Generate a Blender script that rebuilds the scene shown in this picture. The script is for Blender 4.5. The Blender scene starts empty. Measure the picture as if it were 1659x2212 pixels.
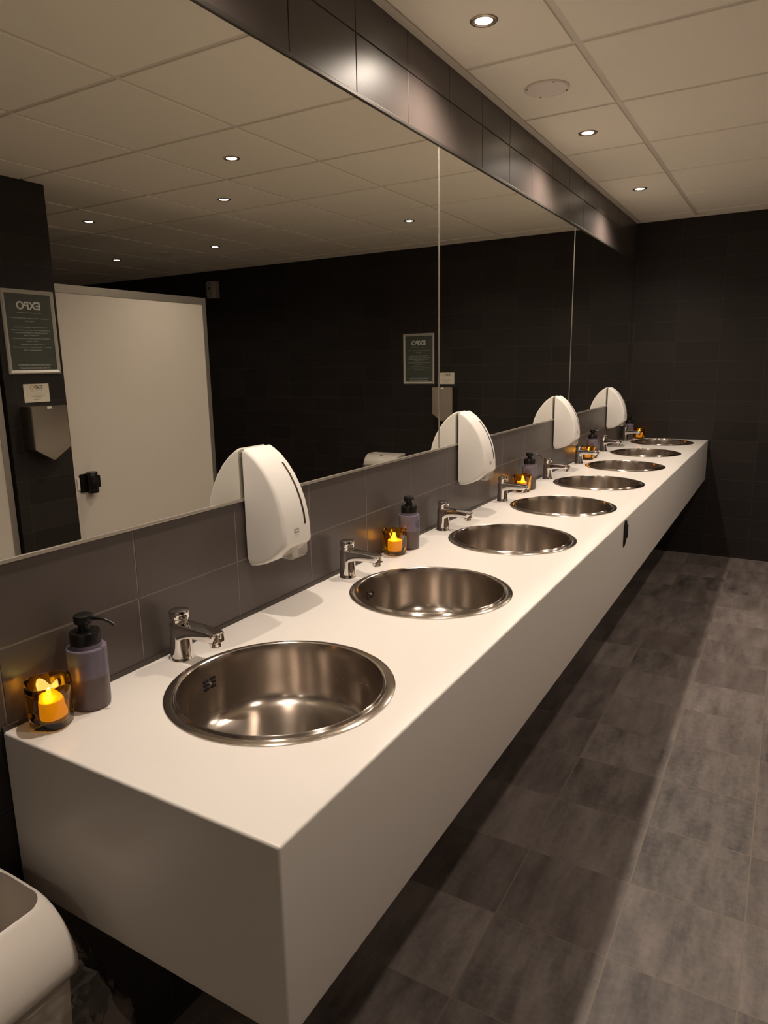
import bpy, bmesh, math, random
from mathutils import Vector, Matrix, noise
random.seed(7)
S = bpy.context.scene
COL = S.collection
PI = math.pi
Z0 = 0.8632                       # counter top above the floor

# ------------------------------------------------------------------ camera, exposure, light
cam = bpy.data.cameras.new('camera')
cam.sensor_fit = 'HORIZONTAL'
cam.sensor_width = 36.0
cam.lens = 1502.64 / 1659.0 * 36.0
cam.shift_x = 17.94 / 1659.0
cam.shift_y = -7.85 / 1659.0
cam.clip_start = 0.02
co = bpy.data.objects.new('camera', cam)
COL.objects.link(co)
RT, DN, FW = (0.861175, 0.507990, -0.018017), (0.087744, -0.183476, -0.979100), (-0.500679, 0.841595, -0.202578)
co.matrix_world = Matrix(((RT[0], -DN[0], -FW[0], 1.07433),
                          (RT[1], -DN[1], -FW[1], -0.58578),
                          (RT[2], -DN[2], -FW[2], 0.58381 + Z0),
                          (0, 0, 0, 1)))
S.camera = co
S.view_settings.view_transform = 'Standard'
S.view_settings.look = 'None'
S.view_settings.gamma = 1.0
S.view_settings.exposure = 0.1
S.cycles.max_bounces = 14
S.cycles.diffuse_bounces = 7
S.cycles.glossy_bounces = 8
S.cycles.transmission_bounces = 10
S.cycles.transparent_max_bounces = 16
S.cycles.blur_glossy = 1.0
S.cycles.sample_clamp_indirect = 6.0
world = bpy.data.worlds.new('world')
S.world = world
world.use_nodes = True
world.node_tree.nodes['Background'].inputs[0].default_value = (1.0, 0.78, 0.55, 1)
world.node_tree.nodes['Background'].inputs[1].default_value = 0.02

LAMP_COLOR = (1.0, 0.848, 0.71)
LAMP_WATT = 41.0
LAMP_CONE = 150.0
LENS_GLOW = 26.0

# ------------------------------------------------------------------ measured layout
L = 5.0137                        # far wall
W = 0.5782                        # counter depth
AP = 0.2928                       # counter apron height
ZC = Z0 + 1.5543                  # ceiling
MB, MT = Z0 + 0.282, Z0 + 1.2903  # mirror bottom, top
X1, Y0, PT = 0.4039, 4.8266, 0.6  # ceiling grid
FX, FY, FT = 0.5123, 1.2368, 0.2889   # floor tile grid
XR, YB = 6.3, -2.4                # right and back wall
BAS = [0.357, 0.985, 1.605, 2.215, 2.83, 3.453, 4.084, 4.735]

# ------------------------------------------------------------------ material helpers
def newmat(name):
    m = bpy.data.materials.new(name)
    m.use_nodes = True
    nt = m.node_tree
    return m, nt, nt.nodes['Principled BSDF']

def plain(name, col, rough=0.5, metal=0.0, spec=0.5, emit=None, es=0.0, coat=0.0, bump=0.0, bscale=300.0, var=0.0, vscale=6.0):
    m, nt, b = newmat(name)
    b.inputs['Base Color'].default_value = (*col, 1)
    b.inputs['Roughness'].default_value = rough
    b.inputs['Metallic'].default_value = metal
    b.inputs['Specular IOR Level'].default_value = spec
    b.inputs['Coat Weight'].default_value = coat
    if emit:
        b.inputs['Emission Color'].default_value = (*emit, 1)
        b.inputs['Emission Strength'].default_value = es
    if bump or var:
        tc = nt.nodes.new('ShaderNodeTexCoord')
    if bump:
        n = nt.nodes.new('ShaderNodeTexNoise')
        n.inputs['Scale'].default_value = bscale
        nt.links.new(tc.outputs['Object'], n.inputs['Vector'])
        bp = nt.nodes.new('ShaderNodeBump')
        bp.inputs['Strength'].default_value = bump
        bp.inputs['Distance'].default_value = 0.001
        nt.links.new(n.outputs['Fac'], bp.inputs['Height'])
        nt.links.new(bp.outputs['Normal'], b.inputs['Normal'])
    if var:
        n2 = nt.nodes.new('ShaderNodeTexNoise')
        n2.inputs['Scale'].default_value = vscale
        n2.inputs['Detail'].default_value = 4
        nt.links.new(tc.outputs['Object'], n2.inputs['Vector'])
        mx = nt.nodes.new('ShaderNodeMix')
        mx.data_type = 'RGBA'
        mx.inputs['A'].default_value = (*[c * (1 - var) for c in col], 1)
        mx.inputs['B'].default_value = (*[min(1, c * (1 + var)) for c in col], 1)
        nt.links.new(n2.outputs['Fac'], mx.inputs['Factor'])
        nt.links.new(mx.outputs['Result'], b.inputs['Base Color'])
    return m

class NT:
    """small maths-node builder"""
    def __init__(s, nt):
        s.nt = nt
    def m(s, op, a, b=None, c=None):
        n = s.nt.nodes.new('ShaderNodeMath')
        n.operation = op
        for i, v in enumerate((a, b, c)):
            if v is None:
                continue
            if isinstance(v, (int, float)):
                n.inputs[i].default_value = v
            else:
                s.nt.links.new(v, n.inputs[i])
        return n.outputs[0]
    def comb(s, x, y, z):
        n = s.nt.nodes.new('ShaderNodeCombineXYZ')
        for i, v in enumerate((x, y, z)):
            if isinstance(v, (int, float)):
                n.inputs[i].default_value = v
            else:
                s.nt.links.new(v, n.inputs[i])
        return n.outputs[0]
    def sep(s, v):
        n = s.nt.nodes.new('ShaderNodeSeparateXYZ')
        s.nt.links.new(v, n.inputs[0])
        return n.outputs
    def mix(s, f, a, b):
        n = s.nt.nodes.new('ShaderNodeMix')
        n.data_type = 'RGBA'
        for k, v in (('Factor', f), ('A', a), ('B', b)):
            if isinstance(v, tuple):
                n.inputs[k].default_value = (*v, 1)
            elif isinstance(v, (int, float)):
                n.inputs[k].default_value = v
            else:
                s.nt.links.new(v, n.inputs[k])
        return n.outputs['Result']
    def noise(s, vec, scale, detail=4, rough=0.55):
        n = s.nt.nodes.new('ShaderNodeTexNoise')
        n.inputs['Scale'].default_value = scale
        n.inputs['Detail'].default_value = detail
        n.inputs['Roughness'].default_value = rough
        s.nt.links.new(vec, n.inputs['Vector'])
        return n.outputs['Fac']
    def white(s, vec):
        n = s.nt.nodes.new('ShaderNodeTexWhiteNoise')
        n.noise_dimensions = '3D'
        s.nt.links.new(vec, n.inputs['Vector'])
        return n.outputs['Value']

def floor_mat():
    m, nt, b = newmat('floor_tiles')
    k = NT(nt)
    tc = nt.nodes.new('ShaderNodeTexCoord')
    x, y, z = k.sep(tc.outputs['Object'])
    u = k.m('DIVIDE', k.m('SUBTRACT', x, FX), FT)
    v = k.m('DIVIDE', k.m('SUBTRACT', y, FY), FT)
    cu, cv = k.m('FLOOR', u), k.m('FLOOR', v)
    fu, fv = k.m('SUBTRACT', u, cu), k.m('SUBTRACT', v, cv)
    du = k.m('MINIMUM', fu, k.m('SUBTRACT', 1.0, fu))
    dv = k.m('MINIMUM', fv, k.m('SUBTRACT', 1.0, fv))
    d = k.m('MINIMUM', du, k.m('MULTIPLY', dv, 1.25))
    g = k.m('LESS_THAN', d, 0.0068)
    h = k.white(k.comb(cu, cv, 3.0))
    h2 = k.white(k.comb(cu, cv, 9.0))
    # cloudy streaks running along the tile, shifted for every tile
    sv = k.comb(k.m('ADD', k.m('MULTIPLY', x, 9.0), k.m('MULTIPLY', h, 40.0)),
                k.m('ADD', k.m('MULTIPLY', y, 2.0), k.m('MULTIPLY', h2, 40.0)), 0.0)
    st = k.noise(sv, 1.6, 6, 0.62)
    fine = k.noise(k.comb(x, y, h), 55.0, 5, 0.7)
    t = k.m('ADD', k.m('MULTIPLY', k.m('SUBTRACT', st, 0.5), 1.9), k.m('MULTIPLY', k.m('SUBTRACT', fine, 0.5), 0.65))
    t = k.m('ADD', t, k.m('MULTIPLY', k.m('SUBTRACT', h2, 0.5), 0.45))
    t = k.m('ADD', t, 0.5)
    cl = nt.nodes.new('ShaderNodeClamp')
    nt.links.new(t, cl.inputs['Value'])
    base = k.mix(cl.outputs[0], FLOOR_A, FLOOR_B)
    warm = k.mix(k.m('MULTIPLY', h, 0.5), base, FLOOR_W)
    col = k.mix(g, warm, FLOOR_G)
    nt.links.new(col, b.inputs['Base Color'])
    r = k.m('ADD', k.m('MULTIPLY', st, 0.2), 0.42)
    nt.links.new(r, b.inputs['Roughness'])
    bp = nt.nodes.new('ShaderNodeBump')
    bp.inputs['Strength'].default_value = 0.4
    bp.inputs['Distance'].default_value = 0.0015
    nt.links.new(k.m('SUBTRACT', k.m('MULTIPLY', fine, 0.25), g), bp.inputs['Height'])
    nt.links.new(bp.outputs['Normal'], b.inputs['Normal'])
    return m

def grid_tile_mat(name, axis, off_h, off_z, ph, pz, col, grout, rough):
    """tiled wall: axis 0 -> courses run along x, 1 -> along y"""
    m, nt, b = newmat(name)
    k = NT(nt)
    tc = nt.nodes.new('ShaderNodeTexCoord')
    s = k.sep(tc.outputs['Object'])
    u = k.m('DIVIDE', k.m('SUBTRACT', s[axis], off_h), ph)
    v = k.m('DIVIDE', k.m('SUBTRACT', s[2], off_z), pz)
    cu, cv = k.m('FLOOR', u), k.m('FLOOR', v)
    fu, fv = k.m('SUBTRACT', u, cu), k.m('SUBTRACT', v, cv)
    du = k.m('MULTIPLY', k.m('MINIMUM', fu, k.m('SUBTRACT', 1.0, fu)), ph)
    dv = k.m('MULTIPLY', k.m('MINIMUM', fv, k.m('SUBTRACT', 1.0, fv)), pz)
    g = k.m('LESS_THAN', k.m('MINIMUM', du, dv), 0.0013)
    h = k.white(k.comb(cu, cv, 1.0))
    c = k.mix(h, tuple(x * 0.86 for x in col), tuple(x * 1.14 for x in col))
    nt.links.new(k.mix(g, c, grout), b.inputs['Base Color'])
    b.inputs['Roughness'].default_value = rough
    b.inputs['Specular IOR Level'].default_value = 0.25
    bp = nt.nodes.new('ShaderNodeBump')
    bp.inputs['Strength'].default_value = 0.5
    bp.inputs['Distance'].default_value = 0.001
    nt.links.new(k.m('SUBTRACT', 1.0, g), bp.inputs['Height'])
    nt.links.new(bp.outputs['Normal'], b.inputs['Normal'])
    return m

def brushed_mat(name, col, rough, aniso, radial=True):
    m, nt, b = newmat(name)
    k = NT(nt)
    b.inputs['Metallic'].default_value = 1.0
    b.inputs['Anisotropic'].default_value = aniso
    b.inputs['Anisotropic Rotation'].default_value = 0.25
    tc = nt.nodes.new('ShaderNodeTexCoord')
    if radial:
        tg = nt.nodes.new('ShaderNodeTangent')
        tg.direction_type = 'RADIAL'
        tg.axis = 'Z'
        nt.links.new(tg.outputs[0], b.inputs['Tangent'])
    x, y, z = k.sep(tc.outputs['Object'])
    # fine brushing: many thin bands around the bowl, faint wear
    n1 = k.noise(k.comb(k.m('MULTIPLY', x, 1.5), k.m('MULTIPLY', y, 1.5), k.m('MULTIPLY', z, 260.0)), 3.0, 3, 0.6)
    n2 = k.noise(tc.outputs['Object'], 9.0, 3, 0.5)
    c = k.mix(n2, tuple(v * 1.08 for v in col), tuple(v * 0.90 for v in col))
    nt.links.new(c, b.inputs['Base Color'])
    r = k.m('ADD', rough - 0.04, k.m('MULTIPLY', n1, 0.035))
    nt.links.new(r, b.inputs['Roughness'])
    return m

FLOOR_A, FLOOR_B = (0.048, 0.040, 0.037), (0.265, 0.226, 0.206)
FLOOR_W, FLOOR_G = (0.125, 0.095, 0.085), (0.175, 0.138, 0.108)
TILE = (0.080, 0.064, 0.058)
GROUT = (0.21, 0.18, 0.16)

M = {}
M['floor'] = floor_mat()
M['tile'] = plain('dark_wall_tile', TILE, 0.365, spec=0.5, bump=0.12, bscale=140, var=0.1, vscale=9)
M['tile_low'] = plain('shaded_wall_tile', (0.023, 0.0188, 0.0172), 0.4, spec=0.3, bump=0.12, bscale=140, var=0.1, vscale=9)  # darker copy of the wall tile, shade below the counter put into its colour
M['grout'] = plain('tile_grout', GROUT, 0.9, bump=0.3, bscale=400)
M['far_tile'] = grid_tile_mat('dark_far_wall_tile', 0, 0.02, Z0 + 0.141, 0.2915, 0.1415, (0.023, 0.0188, 0.0172), (0.046, 0.038, 0.034), 0.45)
M['side_tile'] = grid_tile_mat('dark_side_wall_tile', 1, 1.955, Z0 + 0.141, 0.2915, 0.1415, (0.023, 0.0188, 0.0172), (0.046, 0.038, 0.034), 0.45)
M['ceil'] = plain('ceiling_tile', (0.94, 0.875, 0.75), 0.9, spec=0.2, bump=0.25, bscale=500, var=0.02, vscale=30)
M['tbar'] = plain('ceiling_grid_metal', (0.72, 0.66, 0.575), 0.5, spec=0.4, var=0.02)
M['white'] = plain('white_solid_surface', (0.79, 0.75, 0.705), 0.33, spec=0.45, var=0.012, vscale=3)
M['mirror'] = plain('mirror_silver', (0.86, 0.855, 0.80), 0.0, metal=1.0, var=0.004)
M['alu'] = plain('brushed_aluminium_trim', (0.55, 0.51, 0.45), 0.38, metal=0.9, var=0.05, vscale=40)
M['alu_dark'] = plain('mirror_joint', (0.10, 0.09, 0.08), 0.4, metal=0.6, var=0.05, vscale=40)
M['steel'] = brushed_mat('brushed_steel_basin', (0.60, 0.535, 0.475), 0.23, 0.8)
M['steel_flat'] = brushed_mat('brushed_steel_sheet', (0.50, 0.45, 0.40), 0.24, 0.0, False)
M['chrome'] = plain('polished_chrome', (0.78, 0.75, 0.72), 0.045, metal=1.0, var=0.03, vscale=60)
M['black'] = plain('black_plastic', (0.006, 0.0055, 0.0055), 0.28, var=0.1, vscale=60)
M['void'] = plain('dark_opening', (0.006, 0.005, 0.005), 0.8, var=0.1)
M['plastic'] = plain('white_dispenser_plastic', (0.80, 0.77, 0.725), 0.5, spec=0.35, var=0.01, vscale=8)
M['plastic_bin'] = plain('white_bin_plastic', (0.78, 0.725, 0.655), 0.3, spec=0.5, var=0.015, vscale=8)
M['greyplast'] = plain('grey_plastic_badge', (0.33, 0.30, 0.265), 0.4, var=0.05)
M['brown'] = plain('dark_brown_sight_window', (0.055, 0.03, 0.02), 0.25, var=0.1)
M['panel'] = plain('cream_laminate_panel', (0.62, 0.565, 0.50), 0.45, spec=0.4, var=0.015, vscale=4)
M['frame'] = plain('satin_silver_frame', (0.50, 0.47, 0.42), 0.42, metal=0.25, var=0.02)
M['back'] = plain('cream_bounce_wall', (0.80, 0.75, 0.68), 0.8, spec=0.2, var=0.01)  # unseen back wall, made light so it bounces fill into the room
M['poster'] = plain('dark_green_poster', (0.064, 0.072, 0.059), 0.4, spec=0.5, var=0.06, vscale=8)
M['print_w'] = plain('white_print', (0.62, 0.62, 0.58), 0.5, var=0.02)
M['print_g'] = plain('faint_grey_print', (0.26, 0.28, 0.25), 0.5, var=0.02)
M['paper'] = plain('cream_paper', (0.66, 0.60, 0.50), 0.7, var=0.02)
M['print_d'] = plain('dark_print', (0.03, 0.035, 0.05), 0.6, var=0.05)
M['print_y'] = plain('yellow_olive_print', (0.42, 0.33, 0.04), 0.6, var=0.05)
M['print_o'] = plain('olive_print', (0.16, 0.17, 0.06), 0.6, var=0.05)
M['seal'] = plain('dark_brown_joint_sealant', (0.05, 0.038, 0.031), 0.5, var=0.1)
M['purple'] = plain('dark_purple_emblem', (0.035, 0.028, 0.06), 0.4, var=0.1)
M['speaker'] = plain('speaker_grille', (0.85, 0.77, 0.70), 0.7, bump=0.5, bscale=900)
M['lens'] = plain('lamp_lens', (0.9, 0.85, 0.75), 0.2, emit=(1.0, 0.84, 0.62), es=LENS_GLOW, var=0.01)
M['ring'] = plain('lamp_ring_metal', (0.46, 0.39, 0.32), 0.35, metal=1.0, var=0.1, vscale=80)
M['wax'] = plain('amber_lit_wax', (0.80, 0.55, 0.12), 0.5, emit=(1.0, 0.64, 0.04), es=0.5, var=0.05, vscale=60)
M['flame'] = plain('led_flame', (1.0, 0.7, 0.2), 0.4, emit=(1.0, 0.74, 0.16), es=22.0, var=0.02)

def amber_glass():
    m, nt, b = newmat('amber_glass')
    k = NT(nt)
    tc = nt.nodes.new('ShaderNodeTexCoord')
    n = k.noise(tc.outputs['Object'], 18.0, 3)
    nt.links.new(k.mix(n, (0.84, 0.47, 0.035), (0.74, 0.36, 0.015)), b.inputs['Base Color'])
    b.inputs['Roughness'].default_value = 0.015
    b.inputs['IOR'].default_value = 1.47
    b.inputs['Transmission Weight'].default_value = 1.0
    return m
M['amber'] = amber_glass()

def bottle_mat():
    """frosted lavender bottle, filled to about half: the contents show browner"""
    m, nt, b = newmat('frosted_lavender_bottle')
    k = NT(nt)
    tc = nt.nodes.new('ShaderNodeTexCoord')
    x, y, z = k.sep(tc.outputs['Object'])
    n = k.noise(tc.outputs['Object'], 30.0, 3)
    rr = nt.nodes.new('ShaderNodeMapRange')
    rr.inputs['From Min'].default_value = 0.058
    rr.inputs['From Max'].default_value = 0.062
    nt.links.new(z, rr.inputs['Value'])
    low = k.mix(n, (0.092, 0.062, 0.058), (0.12, 0.082, 0.077))
    up = k.mix(n, (0.135, 0.112, 0.155), (0.175, 0.148, 0.195))
    nt.links.new(k.mix(rr.outputs[0], low, up), b.inputs['Base Color'])
    b.inputs['Roughness'].default_value = 0.36
    b.inputs['Subsurface Weight'].default_value = 0.0
    return m
M['bottle'] = bottle_mat()

def film_mat(name, fac, col):
    """clear plastic: mostly see-through, with a sheen and a little milkiness"""
    m, nt, b = newmat(name)
    k = NT(nt)
    tc = nt.nodes.new('ShaderNodeTexCoord')
    b.inputs['Base Color'].default_value = (*col, 1)
    b.inputs['Roughness'].default_value = 0.5
    tr = nt.nodes.new('ShaderNodeBsdfTransparent')
    tr.inputs[0].default_value = (0.93, 0.92, 0.90, 1)
    gl = nt.nodes.new('ShaderNodeBsdfGlossy')
    gl.inputs['Color'].default_value = (0.9, 0.88, 0.85, 1)
    gl.inputs['Roughness'].default_value = 0.13
    fr = nt.nodes.new('ShaderNodeLayerWeight')
    fr.inputs['Blend'].default_value = 0.35
    n = k.noise(tc.outputs['Object'], 12.0, 4)
    m1 = nt.nodes.new('ShaderNodeMixShader')
    nt.links.new(k.m('MULTIPLY', n, fac * 2), m1.inputs[0])
    nt.links.new(tr.outputs[0], m1.inputs[1])
    nt.links.new(b.outputs[0], m1.inputs[2])
    m2 = nt.nodes.new('ShaderNodeMixShader')
    nt.links.new(k.m('ADD', 0.06, k.m('MULTIPLY', fr.outputs['Fresnel'], 0.55)), m2.inputs[0])
    nt.links.new(m1.outputs[0], m2.inputs[1])
    nt.links.new(gl.outputs[0], m2.inputs[2])
    nt.links.new(m2.outputs[0], nt.nodes['Material Output'].inputs['Surface'])
    return m
M['film'] = film_mat('clear_bag_film', 0.03, (0.30, 0.27, 0.23))
M['clear'] = film_mat('clear_nozzle_plastic', 0.26, (0.55, 0.52, 0.48))

# ------------------------------------------------------------------ object helpers
def link(o, parent=None):
    COL.objects.link(o)
    if parent is not None:
        o.parent = parent
    return o

def obj(name, bm, mats, parent=None, smooth=False, loc=(0, 0, 0)):
    bmesh.ops.recalc_face_normals(bm, faces=bm.faces)
    me = bpy.data.meshes.new(name)
    bm.to_mesh(me)
    bm.free()
    if not isinstance(mats, (list, tuple)):
        mats = [mats]
    for m in mats:
        me.materials.append(m)
    if smooth:
        for p in me.polygons:
            p.use_smooth = True
        try:
            me.set_sharp_from_angle(angle=math.radians(38))
        except Exception:
            pass
    o = bpy.data.objects.new(name, me)
    o.location = loc
    return link(o, parent)

def tag(o, label, cat, group=None, kind=None):
    o['label'] = label
    o['category'] = cat
    if group:
        o['group'] = group
    if kind:
        o['kind'] = kind
    return o

def struct(o):
    o['kind'] = 'structure'
    return o

def thing(name, label, cat, loc=(0, 0, 0), rz=0.0, group=None):
    o = bpy.data.objects.new(name, None)
    o.empty_display_size = 0.05
    o.location = loc
    o.rotation_euler = (0, 0, rz)
    link(o)
    return tag(o, label, cat, group)

KIDS = {}
def dup(src, loc, rz=0.0, label=None, kids=None):
    """a copy of a thing with copies of its parts and their sub-parts"""
    c = src.copy()
    link(c)
    c.location = loc
    c.rotation_euler = (0, 0, rz)
    if label:
        c['label'] = label
    def sub(a, b):
        for ch in list(a.children):
            d = ch.copy()
            link(d, b)
            sub(ch, d)
    sub(src, c)
    return c

def box(bm, x0, x1, y0, y1, z0, z1, mi=0):
    v = [bm.verts.new(p) for p in ((x0, y0, z0), (x1, y0, z0), (x1, y1, z0), (x0, y1, z0),
                                   (x0, y0, z1), (x1, y0, z1), (x1, y1, z1), (x0, y1, z1))]
    fs = []
    for q in ((0, 3, 2, 1), (4, 5, 6, 7), (0, 1, 5, 4), (1, 2, 6, 5), (2, 3, 7, 6), (3, 0, 4, 7)):
        f = bm.faces.new([v[i] for i in q])
        f.material_index = mi
        fs.append(f)
    return fs

def boxbm(*a, bev=0.0, seg=2):
    bm = bmesh.new()
    box(bm, *a)
    if bev:
        bmesh.ops.bevel(bm, geom=list(bm.edges), offset=bev, segments=seg, affect='EDGES', profile=0.5)
    return bm

def lathe(bm, prof, n=48, cx=0.0, cy=0.0, mi=0, close=True):
    rings = []
    for r, z in prof:
        if r < 1e-6:
            rings.append([bm.verts.new((cx, cy, z))])
        else:
            rings.append([bm.verts.new((cx + r * math.cos(2 * PI * i / n), cy + r * math.sin(2 * PI * i / n), z)) for i in range(n)])
    for a, b in zip(rings, rings[1:]):
        for i in range(n):
            j = (i + 1) % n
            if len(a) == 1 and len(b) == 1:
                continue
            if len(a) == 1:
                f = bm.faces.new((a[0], b[i], b[j]))
            elif len(b) == 1:
                f = bm.faces.new((a[i], b[0], a[j]))
            else:
                f = bm.faces.new((a[i], b[i], b[j], a[j]))
            f.material_index = mi
    return bm

def lathebm(prof, n=48, **k):
    return lathe(bmesh.new(), prof, n, **k)

def loft(bm, rings, caps=True, mi=0):
    """rings: lists of points, same count, closed loops"""
    vs = [[bm.verts.new(p) for p in r] for r in rings]
    n = len(vs[0])
    for a, b in zip(vs, vs[1:]):
        for i in range(n):
            j = (i + 1) % n
            bm.faces.new((a[i], a[j], b[j], b[i])).material_index = mi
    if caps:
        bm.faces.new(vs[0][::-1]).material_index = mi
        bm.faces.new(vs[-1]).material_index = mi
    return bm

def tube(bm, pts, rad, n=12):
    pts = [Vector(p) for p in pts]
    rads = rad if isinstance(rad, (list, tuple)) else [rad] * len(pts)
    rings = []
    for i, p in enumerate(pts):
        t = (pts[min(i + 1, len(pts) - 1)] - pts[max(i - 1, 0)]).normalized()
        up = Vector((0, 1, 0)) if abs(t.y) < 0.9 else Vector((0, 0, 1))
        a = t.cross(up).normalized()
        b = t.cross(a)
        rings.append([p + rads[i] * (math.cos(2 * PI * k / n) * a + math.sin(2 * PI * k / n) * b) for k in range(n)])
    return loft(bm, rings)

def rrect(w, h, r, seg=5):
    """rounded rectangle outline centred at 0 (2-D points)"""
    out = []
    for cx, cy, a0 in ((w / 2 - r, h / 2 - r, 0), (-w / 2 + r, h / 2 - r, 90), (-w / 2 + r, -h / 2 + r, 180), (w / 2 - r, -h / 2 + r, 270)):
        for i in range(seg + 1):
            a = math.radians(a0 + 90.0 * i / seg)
            out.append((cx + r * math.cos(a), cy + r * math.sin(a)))
    return out

def prism_y(bm, prof, y0, y1, mi=0):
    """profile of (x, z) points extruded along y"""
    return loft(bm, [[(x, y0, z) for x, z in prof], [(x, y1, z) for x, z in prof]], True, mi)

def boolean(o, cutter_bms):
    """cut closed meshes out of o, for good"""
    for cb in cutter_bms:
        c = obj('cut', cb, M['void'])
        md = o.modifiers.new('cut', 'BOOLEAN')
        md.operation = 'DIFFERENCE'
        md.solver = 'EXACT'
        md.object = c
        dg = bpy.context.evaluated_depsgraph_get()
        dg.update()
        me = bpy.data.meshes.new_from_object(o.evaluated_get(dg))
        o.modifiers.clear()
        old = o.data
        o.data = me
        bpy.data.meshes.remove(old)
        cm = c.data
        bpy.data.objects.remove(c)
        bpy.data.meshes.remove(cm)
    return o

def flat_text(name, body, size, mat, parent, loc, rot, bold=0.0, extrude=0.0004):
    cu = bpy.data.curves.new(name, 'FONT')
    cu.body = body
    cu.size = size
    cu.align_x = 'CENTER'
    cu.align_y = 'CENTER'
    cu.offset = bold
    cu.extrude = extrude
    t = bpy.data.objects.new(name, cu)
    link(t)
    dg = bpy.context.evaluated_depsgraph_get()
    dg.update()
    me = bpy.data.meshes.new_from_object(t.evaluated_get(dg))
    bpy.data.objects.remove(t)
    bpy.data.curves.remove(cu)
    me.materials.clear()
    me.materials.append(mat)
    o = bpy.data.objects.new(name, me)
    o.matrix_local = Matrix.Translation(loc) @ rot.to_4x4()
    return link(o, parent)

# ------------------------------------------------------------------ room shell
def build_floor():
    bm = bmesh.new()
    box(bm, -0.1, XR + 0.1, YB - 0.1, L + 0.1, -0.08, 0.0)
    struct(obj('floor', bm, M['floor']))
build_floor()

def tile_quad(bm, y0, y1, z0, z1, g=0.0015, d=0.003, c=0.0010, mi=0):
    """one wall tile facing +x with a soft edge"""
    a = [(-d, y0 + g, z0 + g), (-d, y1 - g, z0 + g), (-d, y1 - g, z1 - g), (-d, y0 + g, z1 - g)]
    e = [(-c * 0.6, y, z) for _, y, z in a]
    f = [(0, y0 + g + c, z0 + g + c), (0, y1 - g - c, z0 + g + c), (0, y1 - g - c, z1 - g - c), (0, y0 + g + c, z1 - g - c)]
    va, ve, vf = ([bm.verts.new(p) for p in q] for q in (a, e, f))
    for s, t in ((va, ve), (ve, vf)):
        for i in range(4):
            j = (i + 1) % 4
            bm.faces.new((s[i], s[j], t[j], t[i])).material_index = mi
    bm.faces.new(vf).material_index = mi

def build_left_wall():
    bm = bmesh.new()
    box(bm, -0.12, -0.003, YB - 0.1, L + 0.1, 0.0, ZC + 0.12, 1)
    rows = [(Z0 + a, Z0 + b) for a, b in ((0.0, 0.1405), (0.1405, 0.2815), (1.2915, 1.443), (1.443, 1.594))]
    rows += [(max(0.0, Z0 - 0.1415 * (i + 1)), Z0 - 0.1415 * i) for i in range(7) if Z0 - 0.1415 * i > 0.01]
    n0 = math.ceil((YB - 0.3) / 0.2915)
    for r, (z0, z1) in enumerate(rows):
        for i in range(n0 - 1, 18):
            pitch, off = (0.2945, 0.2785) if r in (2, 3) else (0.2892, 0.299)
            y0, y1 = off + pitch * i, off + pitch * (i + 1)
            y0, y1 = max(y0, YB), min(y1, L)
            if y1 - y0 > 0.01:
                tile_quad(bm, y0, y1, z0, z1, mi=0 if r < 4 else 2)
            if r in (0, 1) and y1 - y0 > 0.01:      # flush-pointed joints below the mirror
                box(bm, -0.003, -0.0004, y0 - 0.0013, y0 + 0.0013, z0, z1, 1)
                box(bm, -0.003, -0.0004, y0, y1, z1 - 0.0013, z1 + 0.0013, 1)
    for i in range(-9, 0):                     # tiles beyond the near end of the mirror
        for j in range(8):
            y0, y1 = 0.299 + 0.2892 * i, 0.299 + 0.2892 * (i + 1)
            z0 = Z0 + 0.2815 + 0.12625 * j
            if y1 < -0.02 or i == -2:
                tile_quad(bm, max(y0, YB), min(y1, -0.03), z0, z0 + 0.12625)
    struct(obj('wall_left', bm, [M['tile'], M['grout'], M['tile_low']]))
build_left_wall()

struct(obj('wall_far', boxbm(-0.003, XR + 0.1, L, L + 0.12, 0.0, ZC + 0.12), M['far_tile']))
struct(obj('wall_right', boxbm(XR, XR + 0.1, YB, L, 0.0, ZC + 0.12), M['side_tile']))
struct(obj('wall_back', boxbm(-0.003, XR + 0.1, YB - 0.1, YB, 0.0, ZC + 0.12), M['back']))

def build_ceiling():
    bm = bmesh.new()
    box(bm, -0.12, XR + 0.1, YB - 0.1, L + 0.12, ZC + 0.0045, ZC + 0.12, 1)      # grid bars behind, flush plane
    hb = 0.0118
    nx0 = -1
    for i in range(nx0, 11):
        x0, x1 = X1 + PT * i + hb, X1 + PT * (i + 1) - hb
        x0, x1 = max(x0, 0.030), min(x1, XR)
        if x1 - x0 < 0.03:
            continue
        for j in range(-1, 13):
            y1, y0 = Y0 - PT * (j) - hb, Y0 - PT * (j + 1) + hb
            y0, y1 = max(y0, YB), min(y1, L - 0.02)
            if y1 - y0 < 0.03:
                continue
            top, c = ZC + 0.0047, 0.0012
            a = [(x0, y0, top), (x1, y0, top), (x1, y1, top), (x0, y1, top)]
            e = [(p[0], p[1], ZC + c) for p in a]
            f = [(x0 + c, y0 + c, ZC), (x1 - c, y0 + c, ZC), (x1 - c, y1 - c, ZC), (x0 + c, y1 - c, ZC)]
            va, ve, vf = ([bm.verts.new(p) for p in q] for q in (a, e, f))
            for s, t in ((va, ve), (ve, vf)):
                for q in range(4):
                    r = (q + 1) % 4
                    bm.faces.new((s[q], s[r], t[r], t[q]))
            bm.faces.new(vf[::-1])
    struct(obj('ceiling', bm, [M['ceil'], M['tbar']]))
build_ceiling()
struct(obj('trim_1', boxbm(0.0, 0.028, YB, L, ZC - 0.003, ZC + 0.006), M['tbar']))
struct(obj('trim_2', boxbm(0.028, XR, L - 0.02, L, ZC - 0.003, ZC + 0.006), M['tbar']))
struct(obj('trim_3', boxbm(0.0, 0.004, 0.0, L, Z0, Z0 + 0.008), M['seal']))

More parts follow.
